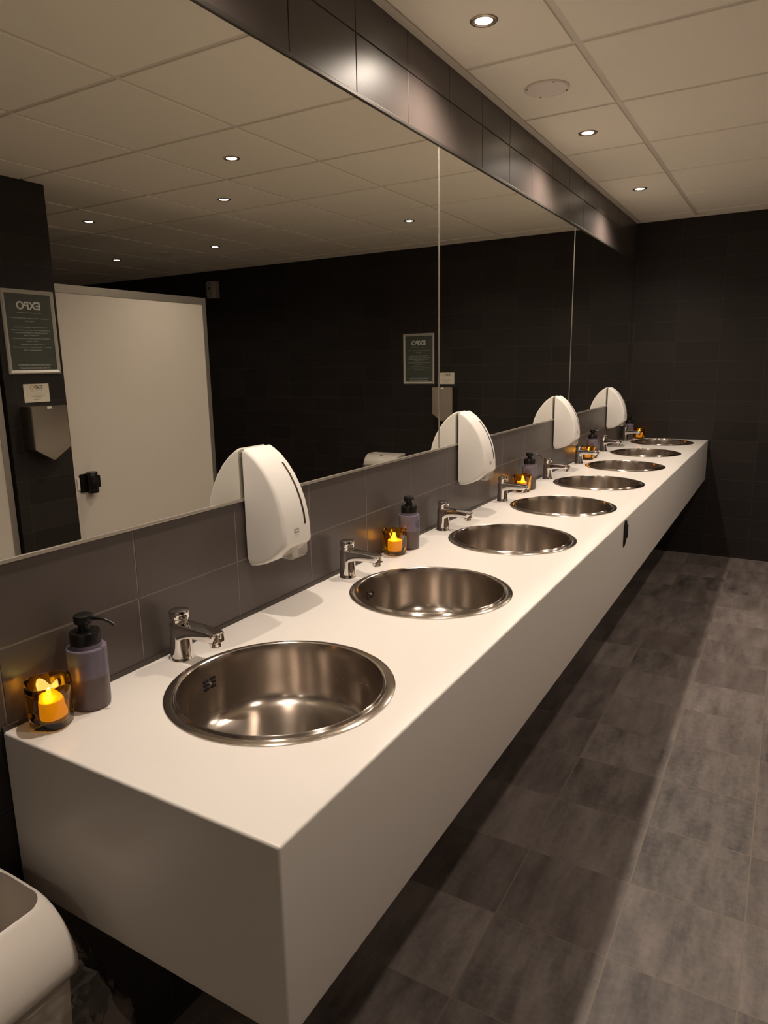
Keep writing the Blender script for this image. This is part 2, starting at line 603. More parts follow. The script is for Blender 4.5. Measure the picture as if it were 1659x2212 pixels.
# tiled stub wall between the stall fronts, seen in the mirror
XP, PY0, PY1 = 2.465, 1.600, 1.955
struct(obj('wall_middle', boxbm(XP, 2.90, PY0, PY1, 0.0, ZC + 0.005), M['side_tile']))

# ------------------------------------------------------------------ stall fronts (in the mirror)
def build_stalls():
    ZP = Z0 + 1.058
    x = 2.52
    d = struct(obj('door_2', boxbm(x, x + 0.03, PY1 + 0.006, 3.135, 0.12, ZP - 0.045), M['panel']))
    bm = bmesh.new()
    box(bm, x - 0.004, x + 0.034, PY1 + 0.004, 3.17, ZP - 0.045, ZP)
    box(bm, x - 0.004, x + 0.034, 3.135, 3.17, 0.02, ZP - 0.045)
    obj('frame', bm, M['alu'], d)
    obj('edge_strip', boxbm(x - 0.006, x, PY1 + 0.0005, PY1 + 0.010, 0.12, ZP - 0.045), M['panel'], d)
    bm = bmesh.new()                              # black privacy lock near the pillar
    zc = Z0 - 0.078
    box(bm, x - 0.012, x, 2.022, 2.075, zc - 0.055, zc + 0.055)
    bmesh.ops.bevel(bm, geom=list(bm.edges), offset=0.004, segments=2, affect='EDGES')
    lathe(bm, [(0, zc - 0.062), (0.030, zc - 0.062), (0.032, zc - 0.058), (0.032, zc + 0.060), (0.029, zc + 0.064), (0, zc + 0.064)], 28, x - 0.030, 2.092)
    box(bm, x - 0.05, x - 0.02, 2.118, 2.132, zc - 0.03, zc + 0.04)
    obj('door_lock', bm, M['black'], d, True)
    obj('lock_plate', boxbm(x - 0.005, x, 2.006, 2.03, zc - 0.04, zc + 0.035, bev=0.002), M['plastic'], d)
    x = XP + 0.02
    d = struct(obj('door_1', boxbm(x, x + 0.03, 0.70, 1.555, 0.12, Z0 + 1.0), M['panel']))
    bm = bmesh.new()
    box(bm, x - 0.006, x + 0.034, 1.555, 1.585, 0.02, Z0 + 1.04)
    box(bm, x - 0.004, x + 0.034, 0.66, 1.555, Z0 + 1.0, Z0 + 1.04)
    obj('frame', bm, M['alu'], d)
    # return panel at the open end of the stall row
    d = struct(obj('door_3', boxbm(2.556, 4.2, 3.145, 3.168, 0.12, ZP - 0.01), M['panel']))
    struct(obj('door_4', boxbm(2.556, 4.2, 0.72, 0.75, 0.12, ZP - 0.01), M['panel']))
build_stalls()

# ------------------------------------------------------------------ mirrors
def build_mirrors():
    ys = [-0.022, 1.672, 3.360, L - 0.004]
    labs = ['wall mirror panel above the nearest basins, reflecting a cream stall panel and framed poster',
            'middle wall mirror panel above the basins, with the second soap dispenser across its lower edge',
            'farthest wall mirror panel, narrow in view, ending at the dark far wall']
    for k in range(3):
        y0, y1 = ys[k], ys[k + 1]
        t = thing('wall_mirror', labs[k], 'mirror', (0, (y0 + y1) / 2, MB), 0, 'mirror panels above the counter')
        h, hw = MT - MB, (y1 - y0) / 2
        obj('mirror_glass', boxbm(-0.0035, 0.0006, -hw + 0.0015, hw - 0.0015, 0.003, h - 0.003), M['mirror'], t)
        obj('bottom_rail', boxbm(-0.002, 0.0035, -hw, hw, -0.003, 0.004, bev=0.001), M['alu'], t)
        obj('top_rail', boxbm(-0.002, 0.006, -hw, hw, h - 0.005, h + 0.006, bev=0.0015), M['alu_dark'], t)
        if k < 2:
            obj('joint_strip', boxbm(-0.002, 0.0022, hw - 0.0028, hw + 0.0028, 0.003, h - 0.003), M['alu'], t)
build_mirrors()

# ------------------------------------------------------------------ counter
def build_counter():
    bm = bmesh.new()
    box(bm, 0.0005, W, 0.0, L - 0.001, -AP, 0.0)
    bmesh.ops.bevel(bm, geom=list(bm.edges), offset=0.0045, segments=4, affect='EDGES', profile=0.5)
    o = obj('vanity_counter', bm, M['white'], None, False, (0, 0, Z0))
    cuts = []
    for y in BAS:
        cuts.append(lathebm([(0, 0.05), (0.2035, 0.05), (0.2035, -0.20), (0, -0.20)], 96, cx=0.302, cy=y))
        for v in cuts[-1].verts:
            v.co.z += Z0
    boolean(o, cuts)
    for p in o.data.polygons:
        p.use_smooth = True
    o.data.set_sharp_from_angle(angle=math.radians(30))
    tag(o, 'long white wall-hung vanity counter with eight round steel basins set in it', 'counter')
build_counter()

# ------------------------------------------------------------------ basins
ORD = ['nearest', 'second', 'third', 'fourth', 'fifth', 'sixth', 'seventh', 'farthest']
def build_basins():
    t = thing('wash_basin', '', 'basin', (0.302, BAS[0], Z0), 0, 'round steel basins in the counter')
    prof = [(0.2035, -0.004), (0.2125, 0.0003), (0.2125, 0.0016), (0.2108, 0.0026), (0.1985, 0.0030), (0.1968, 0.0022), (0.1955, 0.0030), (0.1942, 0.0060), (0.1920, 0.0074), (0.1898, 0.0060),
            (0.1882, 0.001), (0.1872, -0.006), (0.1862, -0.020), (0.1835, -0.060), (0.1805, -0.095), (0.1780, -0.106), (0.1730, -0.1145), (0.1650, -0.1205),
            (0.1530, -0.1245), (0.1300, -0.1275), (0.080, -0.131), (0.0, -0.134)]
    bm = lathebm(prof, 96)
    # outer skin so the bowl has thickness below the counter
    lathe(bm, [(0.2035, -0.004), (0.1895, -0.020), (0.1830, -0.100), (0.168, -0.124), (0.130, -0.131), (0.0, -0.1375)], 96)
    bmesh.ops.remove_doubles(bm, verts=bm.verts, dist=0.00005)
    obj('bowl', bm, M['steel'], t, True)
    # overflow: two columns of three slots and a screw, on the wall side
    bm = bmesh.new()
    for s in (-1, 1):
        for r in range(3):
            rings = []
            z = -0.030 - 0.0085 * r
            rad = 0.1848 + 0.0008 * r * -0.9
            for i in range(6):
                a = PI + s * (0.020 + 0.065 * i / 5)
                rr = rad - 0.0012
                ca, sa = math.cos(a), math.sin(a)
                rings.append([(rr * ca, rr * sa, z - 0.0023), ((rr + 0.004) * ca, (rr + 0.004) * sa, z - 0.0023),
                              ((rr + 0.004) * ca, (rr + 0.004) * sa, z + 0.0023), (rr * ca, rr * sa, z + 0.0023)])
            loft(bm, rings)
    obj('overflow_slots', bm, M['void'], t)
    bm = bmesh.new()
    bmesh.ops.create_uvsphere(bm, u_segments=14, v_segments=8, radius=0.0036, matrix=Matrix.Translation((-0.1830, 0, -0.0385)))
    obj('overflow_screw', bm, M['chrome'], t, True)
    dx, dy, dz = -0.062, -0.050, -0.1325
    obj('drain', lathebm([(0, dz - 0.010), (0.017, dz - 0.010), (0.019, dz + 0.002), (0.022, dz + 0.0045), (0.030, dz + 0.0038), (0.0335, dz + 0.001)], 40, cx=dx, cy=dy), M['chrome'], t, True)
    labs = ['nearest round steel basin, largest in view, with water drops on its floor',
            'second round steel basin from the near end of the counter',
            'third round steel basin from the near end, beside the second pump bottle',
            'fourth round steel basin from the near end of the counter',
            'fifth round steel basin from the near end, just past the third pump bottle',
            'sixth round steel basin from the near end of the counter',
            'second farthest round steel basin, seventh from the near end',
            'farthest round steel basin, next to the dark far wall']
    t['label'] = labs[0]
    for i in range(1, 8):
        dup(t, (0.302, BAS[i], Z0), 0, labs[i])
    # water drops lying on the floor of the nearest basin
    rnd = random.Random(3)
    bm = bmesh.new()
    for i in range(90):
        a = rnd.uniform(-0.4, 1.9)
        r = rnd.uniform(0.06, 0.165)
        z = -0.134 + 0.007 * (r / 0.15) ** 2.2
        s = rnd.uniform(0.0007, 0.0022)
        mt = Matrix.Translation((r * math.cos(a), r * math.sin(a), z + s * 0.25)) @ Matrix.Diagonal((1, 1, 0.55, 1))
        bmesh.ops.create_uvsphere(bm, u_segments=8, v_segments=5, radius=s, matrix=mt)
    for i in range(34):
        a = rnd.uniform(0.9, 2.7)
        z = rnd.uniform(-0.10, -0.03)
        r = 0.1862 - (-0.02 - z) * 0.071 - 0.0004
        s = rnd.uniform(0.0006, 0.0013)
        bmesh.ops.create_uvsphere(bm, u_segments=8, v_segments=5, radius=s, matrix=Matrix.Translation((r * math.cos(a), r * math.sin(a), z)))
    o = obj('water_drops', bm, M['chrome'], None, True, (0.302, BAS[0], Z0))
    tag(o, 'small water drops scattered on the floor of the nearest basin', 'water drops', None, 'stuff')
build_basins()

# ------------------------------------------------------------------ taps
TAPY = [0.361, 0.990, 1.619, 2.217, 2.859, 3.468, 4.081, 4.770]
def build_taps():
    t = thing('tap', '', 'tap', (0.042, TAPY[0], Z0), 0, 'chrome push taps at the basins')
    bm = lathebm([(0, 0), (0.0245, 0), (0.0245, 0.0012), (0.0236, 0.003), (0.0228, 0.012), (0.0215, 0.035), (0.0207, 0.058), (0.0208, 0.072), (0.0200, 0.0775), (0.0185, 0.079), (0, 0.079)], 44)
    obj('body', bm, M['chrome'], t, True)
    bm = bmesh.new()
    rings = []
    for x, w, zb, zt, r in ((-0.006, 0.0405, 0.044, 0.0785, 0.004), (0.012, 0.0400, 0.0445, 0.0787, 0.004), (0.022, 0.0385, 0.0495, 0.0785, 0.004), (0.034, 0.0370, 0.0535, 0.0782, 0.003),
                            (0.055, 0.0350, 0.0550, 0.0772, 0.003), (0.080, 0.0340, 0.0545, 0.0754, 0.003), (0.096, 0.0335, 0.0535, 0.0740, 0.003),
                            (0.103, 0.0315, 0.0535, 0.0733, 0.003), (0.108, 0.0265, 0.0540, 0.0726, 0.003), (0.1108, 0.0170, 0.0555, 0.0715, 0.003)):
        rings.append([(x, a, (zb + zt) / 2 + b) for a, b in rrect(w, zt - zb, r, 4)])
    loft(bm, rings)
    obj('spout', bm, M['chrome'], t, True)
    bm = lathebm([(0, 0.0445), (0.0075, 0.0445), (0.0080, 0.0435), (0.0108, 0.0435), (0.0113, 0.0445), (0.0113, 0.0545), (0, 0.0545)], 28, cx=0.0945)
    a = obj('aerator', bm, M['chrome'], t, True)
    obj('aerator_opening', lathebm([(0, 0.0430), (0.0078, 0.0430), (0.0078, 0.0437), (0, 0.0437)], 24, cx=0.0945), M['void'], a)
    bm = lathebm([(0, 0.079), (0.0165, 0.079), (0.0172, 0.0805), (0.0178, 0.0862), (0.0170, 0.0872), (0.0194, 0.0882), (0.0200, 0.0895), (0.0200, 0.1015), (0.0190, 0.1042), (0.0165, 0.1052), (0, 0.1058)], 44)
    obj('push_knob', bm, M['chrome'], t, True)
    labs = ['chrome push tap at the nearest basin, beside the nearest pump bottle',
            'chrome push tap at the second basin, before the second glowing candle glass',
            'chrome push tap at the third basin, just past the second pump bottle',
            'chrome push tap at the fourth basin, in front of the third candle glass',
            'chrome push tap at the fifth basin, just past the third pump bottle',
            'chrome push tap at the sixth basin, in front of the fourth candle glass',
            'chrome push tap at the seventh basin, just past the fourth pump bottle',
            'farthest chrome push tap, at the last basin before the dark wall']
    t['label'] = labs[0]
    for i in range(1, 8):
        dup(t, (0.042, TAPY[i], Z0), 0, labs[i])
build_taps()

# ------------------------------------------------------------------ wall soap dispensers
def build_dispensers():
    w = 0.104
    t = thing('soap_dispenser', '', 'soap dispenser', (0.0065, 0.617 + w / 2, Z0 + 0.122), 0, 'white dispensers along the mirror')
    def prof(inset=0.0):
        p = [(0.003, 0.279), (0.012, 0.2745), (0.032, 0.2605), (0.052, 0.241), (0.071, 0.2165), (0.088, 0.187), (0.1005, 0.156), (0.1085, 0.124),
             (0.1120, 0.092), (0.1128, 0.060), (0.1085, 0.0545), (0.092, 0.0395), (0.070, 0.0225), (0.046, 0.0105), (0.022, 0.004), (0.0065, 0.002), (0.0015, 0.006), (0.0, 0.014), (0.0, 0.276)]
        if not inset:
            return p
        c = (0.050, 0.12)
        out = []
        for x, z in p:
            d = Vector((c[0] - x, c[1] - z))
            d = d.normalized() * inset
            out.append((max(x + d.x, 0.0) if x > 0.001 else 0.0, z + d.y))
        return out
    r = 0.010
    rings = []
    for ang in (0, 22, 45, 68, 90):
        a = math.radians(ang)
        rings.append([(x, -w / 2 + r - r * math.sin(math.radians(90 - ang)), z) for x, z in prof(r * (1 - math.sin(a)) + 1e-6)])
    for ang in (90, 68, 45, 22, 0):
        a = math.radians(ang)
        rings.append([(x, w / 2 - r + r * math.sin(math.radians(90 - ang)), z) for x, z in prof(r * (1 - math.sin(a)) + 1e-6)])
    bm = bmesh.new()
    loft(bm, rings)
    obj('cover', bm, M['plastic'], t, True)
    obj('back_plate', boxbm(-0.0035, 0.0005, -w / 2 + 0.006, w / 2 - 0.006, 0.02, 0.270), M['greyplast'], t)
    # level window following the curved front near its far side
    arc = [p for p in prof()][3:10]
    pts = []
    for i in range(len(arc) - 1):
        for k in range(4):
            f = k / 4
            pts.append((arc[i][0] * (1 - f) + arc[i + 1][0] * f, arc[i][1] * (1 - f) + arc[i + 1][1] * f))
    pts = [p for p in pts if 0.098 < p[1] < 0.243]
    rings = []
    for i, (x, z) in enumerate(pts):
        a, b = pts[max(i - 1, 0)], pts[min(i + 1, len(pts) - 1)]
        n = Vector((-(b[1] - a[1]), b[0] - a[0])).normalized()
        yw = 0.0030
        yc = 0.028
        rings.append([(x - 0.002 * n.x, yc - yw, z - 0.002 * n.y), (x + 0.0006 * n.x, yc - yw, z + 0.0006 * n.y), (x + 0.0006 * n.x, yc + yw, z + 0.0006 * n.y), (x - 0.002 * n.x, yc + yw, z - 0.002 * n.y)])
    bm = bmesh.new()
    loft(bm, rings)
    obj('level_window', bm, M['brown'], t)
    b = obj('badge', boxbm(0.1105, 0.1133, -0.0155, 0.0015, 0.0855, 0.0955, bev=0.0008), M['greyplast'], t)
    obj('badge_print', boxbm(0.1132, 0.1136, -0.0130, -0.0005, 0.0885, 0.0925), M['plastic'], b)
    bm = bmesh.new()
    rings = []
    for x0, x1, hw, z in ((0.072, 0.106, 0.030, 0.055), (0.074, 0.106, 0.030, 0.030), (0.080, 0.103, 0.027, 0.021)):
        rings.append([(x0, -hw + 0.010, z), (x1, -hw + 0.010, z), (x1, hw + 0.010, z), (x0, hw + 0.010, z)])
    loft(bm, rings)
    n = obj('nozzle_block', bm, M['clear'], t)
    obj('nozzle', lathebm([(0, 0.019), (0.006, 0.019), (0.0075, 0.026), (0.009, 0.055), (0, 0.055)], 20, cx=0.09, cy=0.012), M['plastic'], n, True)
    labs = ['nearest white curved soap dispenser on the wall, between first and second basins',
            'second white curved soap dispenser, hung between the third and fourth basins',
            'third white curved soap dispenser, hung between the fifth and sixth basins',
            'farthest white curved soap dispenser, by the last basin and dark far wall']
    t['label'] = labs[0]
    for i, y in ((1, 1.828), (2, 3.070), (3, 4.300)):
        dup(t, (0.0065, y + w / 2, Z0 + 0.124), 0, labs[i])
build_dispensers()

# ------------------------------------------------------------------ pump bottles
def emblem(bm, z, ang, r, rad=0.0105):
    def onb(u, v):
        a = ang + u / r
        return Vector((r * math.cos(a), r * math.sin(a), z + v))
    def strip(path, w):
        for (u0, v0), (u1, v1) in zip(path, path[1:]):
            d = Vector((u1 - u0, v1 - v0))
            if d.length < 1e-7:
                continue
            n = Vector((-d.y, d.x)).normalized() * w / 2
            bm.faces.new([bm.verts.new(onb(*p)) for p in ((u0 + n.x, v0 + n.y), (u1 + n.x, v1 + n.y), (u1 - n.x, v1 - n.y), (u0 - n.x, v0 - n.y))])
    strip([(rad * math.cos(2 * PI * i / 40), rad * math.sin(2 * PI * i / 40)) for i in range(41)], 0.0009)
    for k in range(3):
        c = PI / 2 + 2 * PI * k / 3
        cx, cy = 0.0048 * math.cos(c), 0.0048 * math.sin(c)
        strip([(cx + 0.0042 * math.cos(2 * PI * i / 20), cy + 0.0042 * math.sin(2 * PI * i / 20)) for i in range(21)], 0.0008)
    strip([(0, -0.002), (0.0, -rad)], 0.0008)

def build_bottles():
    t = thing('pump_bottle', '', 'pump bottle', (0.05, 0.137, Z0), 0, 'frosted pump bottles on the counter')
    bm = lathebm([(0, 0.0), (0.0295, 0.0), (0.0315, 0.0025), (0.0322, 0.008), (0.0332, 0.055), (0.0336, 0.1085), (0.0333, 0.1102), (0.0325, 0.1110), (0.0262, 0.1113), (0.0258, 0.1180), (0, 0.1180)], 48)
    b = obj('bottle', bm, M['bottle'], t, True)
    obj('collar', lathebm([(0, 0.1122), (0.0245, 0.1122), (0.0255, 0.1132), (0.0255, 0.1385), (0.0245, 0.1400), (0.0150, 0.1405), (0.0148, 0.1425), (0, 0.1425)], 44), M['black'], t, True)
    p = obj('pump_head', lathebm([(0, 0.142), (0.0105, 0.142), (0.0100, 0.1535), (0.0150, 0.1545), (0.0162, 0.1555), (0.0165, 0.1660), (0.0158, 0.1685), (0.0135, 0.1697), (0, 0.1702)], 40), M['black'], t, True)
    bm = bmesh.new()
    pts = [(0.010, 0, 0.1625), (0.020, 0, 0.1630), (0.030, 0, 0.1628), (0.040, 0, 0.1605), (0.049, 0, 0.1560), (0.056, 0, 0.1500)]
    tube(bm, pts, [0.0034, 0.0032, 0.0030, 0.0028, 0.0026, 0.0024], 12)
    obj('nozzle', bm, M['black'], p, True)
    labs = ['nearest lavender pump bottle with black pump, at the near end of the counter',
            'lavender pump bottle with nozzle facing us, between the second and third basins',
            'lavender pump bottle with round emblem in view, between the fourth and fifth basins',
            'small distant lavender pump bottle behind a candle glass, between sixth and seventh basins',
            'dark pump bottle in the far corner of the counter']
    t['label'] = labs[0]
    t.rotation_euler.z = math.radians(24)
    for i, (x, y, a) in enumerate(((0.05, 1.345, -48), (0.05, 2.545, 10), (0.05, 3.742, 10), (0.045, 4.875, 12))):
        c = dup(t, (x, y, Z0), math.radians(a), labs[i + 1])
        if i < 3:
            bm = bmesh.new()
            emblem(bm, 0.083, math.radians((-4, -84, -80)[i] - a), 0.0340)
            obj('emblem', bm, M['purple'], [q for q in c.children if q.name.startswith('bottle')][0])
build_bottles()

# ------------------------------------------------------------------ candle glasses and LED candles
def build_candles():
    H = 0.078
    t = thing('candle_glass', '', 'candle holder', (0.048, 0.0595, Z0), 0, 'amber candle glasses on the counter')
    N = 48
    def ring(z, rad, tw, sq):
        out = []
        for i in range(N):
            a = 2 * PI * i / N
            s = 1.0 + sq * (0.5 - 0.5 * math.cos(4 * (a - tw)))
            wob = 1.0 + 0.012 * math.sin(5 * a + 90 * z)
            out.append((rad * s * wob * math.cos(a), rad * s * wob * math.sin(a), z))
        return out
    rings = []
    for z, r, sq in ((0.0, 0.026, 0.10), (0.0012, 0.0295, 0.12), (0.006, 0.0315, 0.14), (0.02, 0.0325, 0.16), (0.04, 0.0335, 0.17), (0.06, 0.0350, 0.16), (H - 0.002, 0.0365, 0.13), (H, 0.0360, 0.12)):
        rings.append(ring(z, r, 0.3 + z * 7, sq))
    for z, r, sq in ((H - 0.0012, 0.0335, 0.12), (0.06, 0.0312, 0.12), (0.04, 0.0297, 0.10), (0.02, 0.0285, 0.08), (0.0135, 0.0265, 0.05), (0.0115, 0.0200, 0.0)):
        rings.append(ring(z, r, 0.5 + z * 7, sq))
    bm = bmesh.new()
    loft(bm, rings)
    obj('glass', bm, M['amber'], t, True)
    c = thing('led_candle', '', 'candle', (0.048, 0.0595, Z0 + 0.0125), 0, 'electric candles in the amber glasses')
    obj('wax', lathebm([(0, 0), (0.0200, 0), (0.0214, 0.0012), (0.0214, 0.0305), (0.0204, 0.0325), (0.013, 0.0318), (0.006, 0.030), (0, 0.0295)], 36), M['wax'], c, True)
    obj('flame', lathebm([(0, 0.028), (0.0052, 0.0285), (0.0066, 0.034), (0.0058, 0.041), (0.0034, 0.048), (0.0010, 0.0525), (0, 0.0535)], 20), M['flame'], c, True)
    spots = [(0.048, 0.0595, 0.2), (0.044, 1.258, 0.9), (0.046, 2.462, 0.4), (0.047, 3.655, 0.0), (0.112, 4.935, 0.5)]
    gl = ['nearest amber candle glass, at the near corner of the counter',
          'squarish amber candle glass left of the second pump bottle',
          'amber candle glass behind the fourth tap, before the third pump bottle',
          'small amber candle glass behind the sixth tap, before the fourth pump bottle',
          'farthest amber candle glass, in the far corner of the counter']
    cl = ['glowing electric candle in the nearest amber glass',
          'glowing electric candle in the amber glass left of the second pump bottle',
          'glowing electric candle in the amber glass behind the fourth tap',
          'glowing electric candle in the amber glass behind the sixth tap',
          'glowing electric candle in the farthest amber glass']
    t['label'], c['label'] = gl[0], cl[0]
    t.rotation_euler.z = spots[0][2]
    for i in range(1, 5):
        x, y, a = spots[i]
        dup(t, (x, y, Z0), a, gl[i])
        dup(c, (x, y, Z0 + 0.0125), 0, cl[i])
build_candles()

# ------------------------------------------------------------------ ceiling lamps and speakers
def build_lamps():
    t = thing('downlight', '', 'ceiling lamp', (0.2105, 0.330, ZC), 0, 'recessed ceiling downlights')
    obj('ring', lathebm([(0.0245, -0.0005), (0.0280, -0.0035), (0.0330, -0.0042), (0.0385, -0.0032), (0.0405, -0.0010), (0.0405, 0.0005)], 48), M['ring'], t, True)
    obj('lens', lathebm([(0, -0.0034), (0.014, -0.0031), (0.022, -0.0020), (0.0268, -0.0002)], 40), M['lens'], t, True)
    labs = {(0.2105, 0.330): 'downlight above the nearest basin, out of view overhead',
            (0.2105, 1.530): 'nearest downlight visible in the ceiling, at the top of the picture',
            (0.2105, 2.730): 'middle one of three downlights above the counter, past the round speaker',
            (0.2105, 3.930): 'farthest of three downlights above the counter, by the far wall',
            (1.304, 0.330): 'downlight over the open floor, out of view beside us',
            (1.315, 2.150): 'largest downlight reflected in the mirror, high on the nearest panel',
            (1.315, 3.955): 'reflected downlight close to the first mirror joint',
            (1.915, 2.750): 'second largest reflected downlight, straight below the largest one',
            (3.115, 3.950): 'lowest of three reflected downlights in a column, above the small wall box',
            (3.075, 2.705): 'reflected downlight right of the dark pillar',
            (0.904, -2.150): 'added fill lamp by the light back wall, out of view behind us',  # added to brighten the room by way of the back wall
            (2.104, -2.150): 'added fill lamp by the light back wall and stall row, out of view',  # second added fill lamp, unseen
            (4.310, 3.945): 'smallest reflected downlight, just above the cream stall panel'}
    first = True
    for (x, y), lab in labs.items():
        if first:
            t['label'] = lab
            first = False
        else:
            dup(t, (x, y, ZC), 0, lab)
        ld = bpy.data.lights.new('downlight_beam', 'SPOT')
        ld.energy = LAMP_WATT * (0.3 if y < -1 else 1.05 if x < 1 else 0.66 if x < 2.4 else 0.35)
        ld.color = LAMP_COLOR
        ld.spot_size = math.radians(LAMP_CONE)
        ld.spot_blend = 1.0
        ld.shadow_soft_size = 0.022
        lo = bpy.data.objects.new('downlight_beam', ld)
        lo.location = (x, y, ZC - 0.03)
        link(lo)
    t = thing('ceiling_speaker', 'round flush speaker cover in the ceiling between two downlights', 'speaker', (0.2125, 2.132, ZC), 0, 'round ceiling speakers')
    obj('cover_ring', lathebm([(0.070, -0.005), (0.0760, -0.0062), (0.0795, -0.004), (0.0805, -0.0005), (0.0805, 0.0005)], 56), M['tbar'], t, True)
    obj('grille', lathebm([(0, -0.0052), (0.0712, -0.0052), (0.0712, 0.0)], 56), M['speaker'], t, True)
    for k in range(4):
        a = math.radians(35 + 90 * k)
        bm = lathebm([(0, -0.0085), (0.0028, -0.0082), (0.0036, -0.0055), (0.0036, -0.004)], 14, cx=0.0735 * math.cos(a), cy=0.0735 * math.sin(a))
        obj('screw', bm, M['chrome'], t, True)
    dup(t, (3.49, 2.733, ZC), 0, 'reflected round ceiling speaker beside the dark pillar edge')
    dup(t, (3.69, 3.934, ZC), 0, 'faint reflected round ceiling speaker between two small downlights')
build_lamps()

# ------------------------------------------------------------------ signs, notes, paper dispensers (seen in the mirror)
ROT_PILLAR = Matrix(((0, 0, -1), (-1, 0, 0), (0, 1, 0)))      # text facing -x
ROT_FAR = Matrix(((1, 0, 0), (0, 0, -1), (0, 1, 0)))          # text facing -y

def print_mat(name, ink, paper, seed):
    """rows of small illegible print: ink broken into words"""
    m, nt, b = newmat(name)
    k = NT(nt)
    tc = nt.nodes.new('ShaderNodeTexCoord')
    x, y, z = k.sep(tc.outputs['Object'])
    u = k.m('MULTIPLY', k.m('ADD', x, y), 330.0)
    n = k.white(k.comb(k.m('FLOOR', u), k.m('FLOOR', k.m('MULTIPLY', z, 400.0)), seed))
    nt.links.new(k.mix(k.m('GREATER_THAN', n, 0.22), paper, ink), b.inputs['Base Color'])
    b.inputs['Roughness'].default_value = 0.5
    return m
M['rows_green'] = print_mat('small_print_on_green', (0.26, 0.28, 0.25), (0.064, 0.072, 0.059), 1.0)
M['rows_cream'] = print_mat('small_print_on_cream', (0.25, 0.24, 0.16), (0.66, 0.60, 0.50), 2.0)

def text_rows(R, rows, h, d, mat, parent):
    for cy, w in rows:
        bm = bmesh.new()
        bm.faces.new([bm.verts.new(R @ Vector(p)) for p in ((-w / 2, cy - h / 2, d), (w / 2, cy - h / 2, d), (w / 2, cy + h / 2, d), (-w / 2, cy + h / 2, d))])
        me = bpy.data.meshes.new('text_row')
        bm.to_mesh(me)
        bm.free()
        me.materials.append(mat)
        link(bpy.data.objects.new('text_row', me), parent)

def poster(loc, R, label):
    w, h, fb = 0.305, 0.436, 0.021
    t = thing('framed_poster', label, 'poster', loc, 0, 'framed green notices')
    def pbox(bm, u0, u1, v0, v1, d0, d1):
        fs = []
        vs = [bm.verts.new(R @ Vector(p)) for p in ((u0, v0, d0), (u1, v0, d0), (u1, v1, d0), (u0, v1, d0), (u0, v0, d1), (u1, v0, d1), (u1, v1, d1), (u0, v1, d1))]
        for q in ((0, 3, 2, 1), (4, 5, 6, 7), (0, 1, 5, 4), (1, 2, 6, 5), (2, 3, 7, 6), (3, 0, 4, 7)):
            bm.faces.new([vs[i] for i in q])
    bm = bmesh.new()
    # mitred bevelled snap frame
    o = [(-w / 2, -h / 2), (w / 2, -h / 2), (w / 2, h / 2), (-w / 2, h / 2)]
    i_ = [(-w / 2 + fb, -h / 2 + fb), (w / 2 - fb, -h / 2 + fb), (w / 2 - fb, h / 2 - fb), (-w / 2 + fb, h / 2 - fb)]
    m_ = [((a[0] + 0.5 * b[0]) / 1.5, (a[1] + 0.5 * b[1]) / 1.5) for a, b in zip(o, i_)]
    rings = [[R @ Vector((*p, 0.0)) for p in o], [R @ Vector((*p, 0.006)) for p in o], [R @ Vector((*p, 0.012)) for p in m_], [R @ Vector((*p, 0.005)) for p in i_], [R @ Vector((*p, 0.0)) for p in i_]]
    loft(bm, rings, False)
    obj('frame', bm, M['frame'], t)
    bm = bmesh.new()
    pbox(bm, -w / 2 + fb - 0.002, w / 2 - fb + 0.002, -h / 2 + fb - 0.002, h / 2 - fb + 0.002, 0.0008, 0.0032)
    s = obj('sheet', bm, M['poster'], t)
    flat_text('title', 'EXPO', 0.055, M['print_w'], s, R @ Vector((0, 0.135, 0.0040)), R, 0.0014)
    text_rows(R, [(0.100, 0.140)], 0.0035, 0.0037, M['rows_green'], s)
    text_rows(R, [(0.072, 0.225), (0.057, 0.055), (0.026, 0.195), (0.010, 0.225), (-0.003, 0.200), (-0.016, 0.090), (-0.033, 0.215), (-0.047, 0.065), (-0.063, 0.135), (-0.078, 0.225), (-0.093, 0.105)], 0.0046, 0.0037, M['rows_green'], s)
    text_rows(R, [(-0.170, 0.19), (-0.187, 0.18)], 0.0085, 0.0037, M['rows_green'], s)

def notice(loc, R, label):
    t = thing('notice_card', label, 'notice', loc, 0, 'small notice cards')
    bm = bmesh.new()
    w, h = 0.150, 0.098
    vs = [bm.verts.new(R @ Vector(p)) for p in ((-w / 2, -h / 2, 0.0003), (w / 2, -h / 2, 0.0003), (w / 2, h / 2, 0.0003), (-w / 2, h / 2, 0.0003), (-w / 2, -h / 2, 0.0018), (w / 2, -h / 2, 0.0018), (w / 2, h / 2, 0.0018), (-w / 2, h / 2, 0.0018))]
    for q in ((0, 3, 2, 1), (4, 5, 6, 7), (0, 1, 5, 4), (1, 2, 6, 5), (2, 3, 7, 6), (3, 0, 4, 7)):
        bm.faces.new([vs[i] for i in q])
    s = obj('card', bm, M['paper'], t)
    for ch, u, mt in (('EX', -0.0195, 'print_d'), ('P', 0.0045, 'print_o'), ('O', 0.0255, 'print_y')):
        flat_text('title', ch, 0.031, M[mt], s, R @ Vector((u, 0.029, 0.0022)), R, 0.0002, 0.0002)
    text_rows(R, [(0.011, 0.072), (-0.005, 0.050), (-0.015, 0.092), (-0.021, 0.060), (-0.033, 0.045)], 0.0024, 0.0022, M['rows_cream'], s)

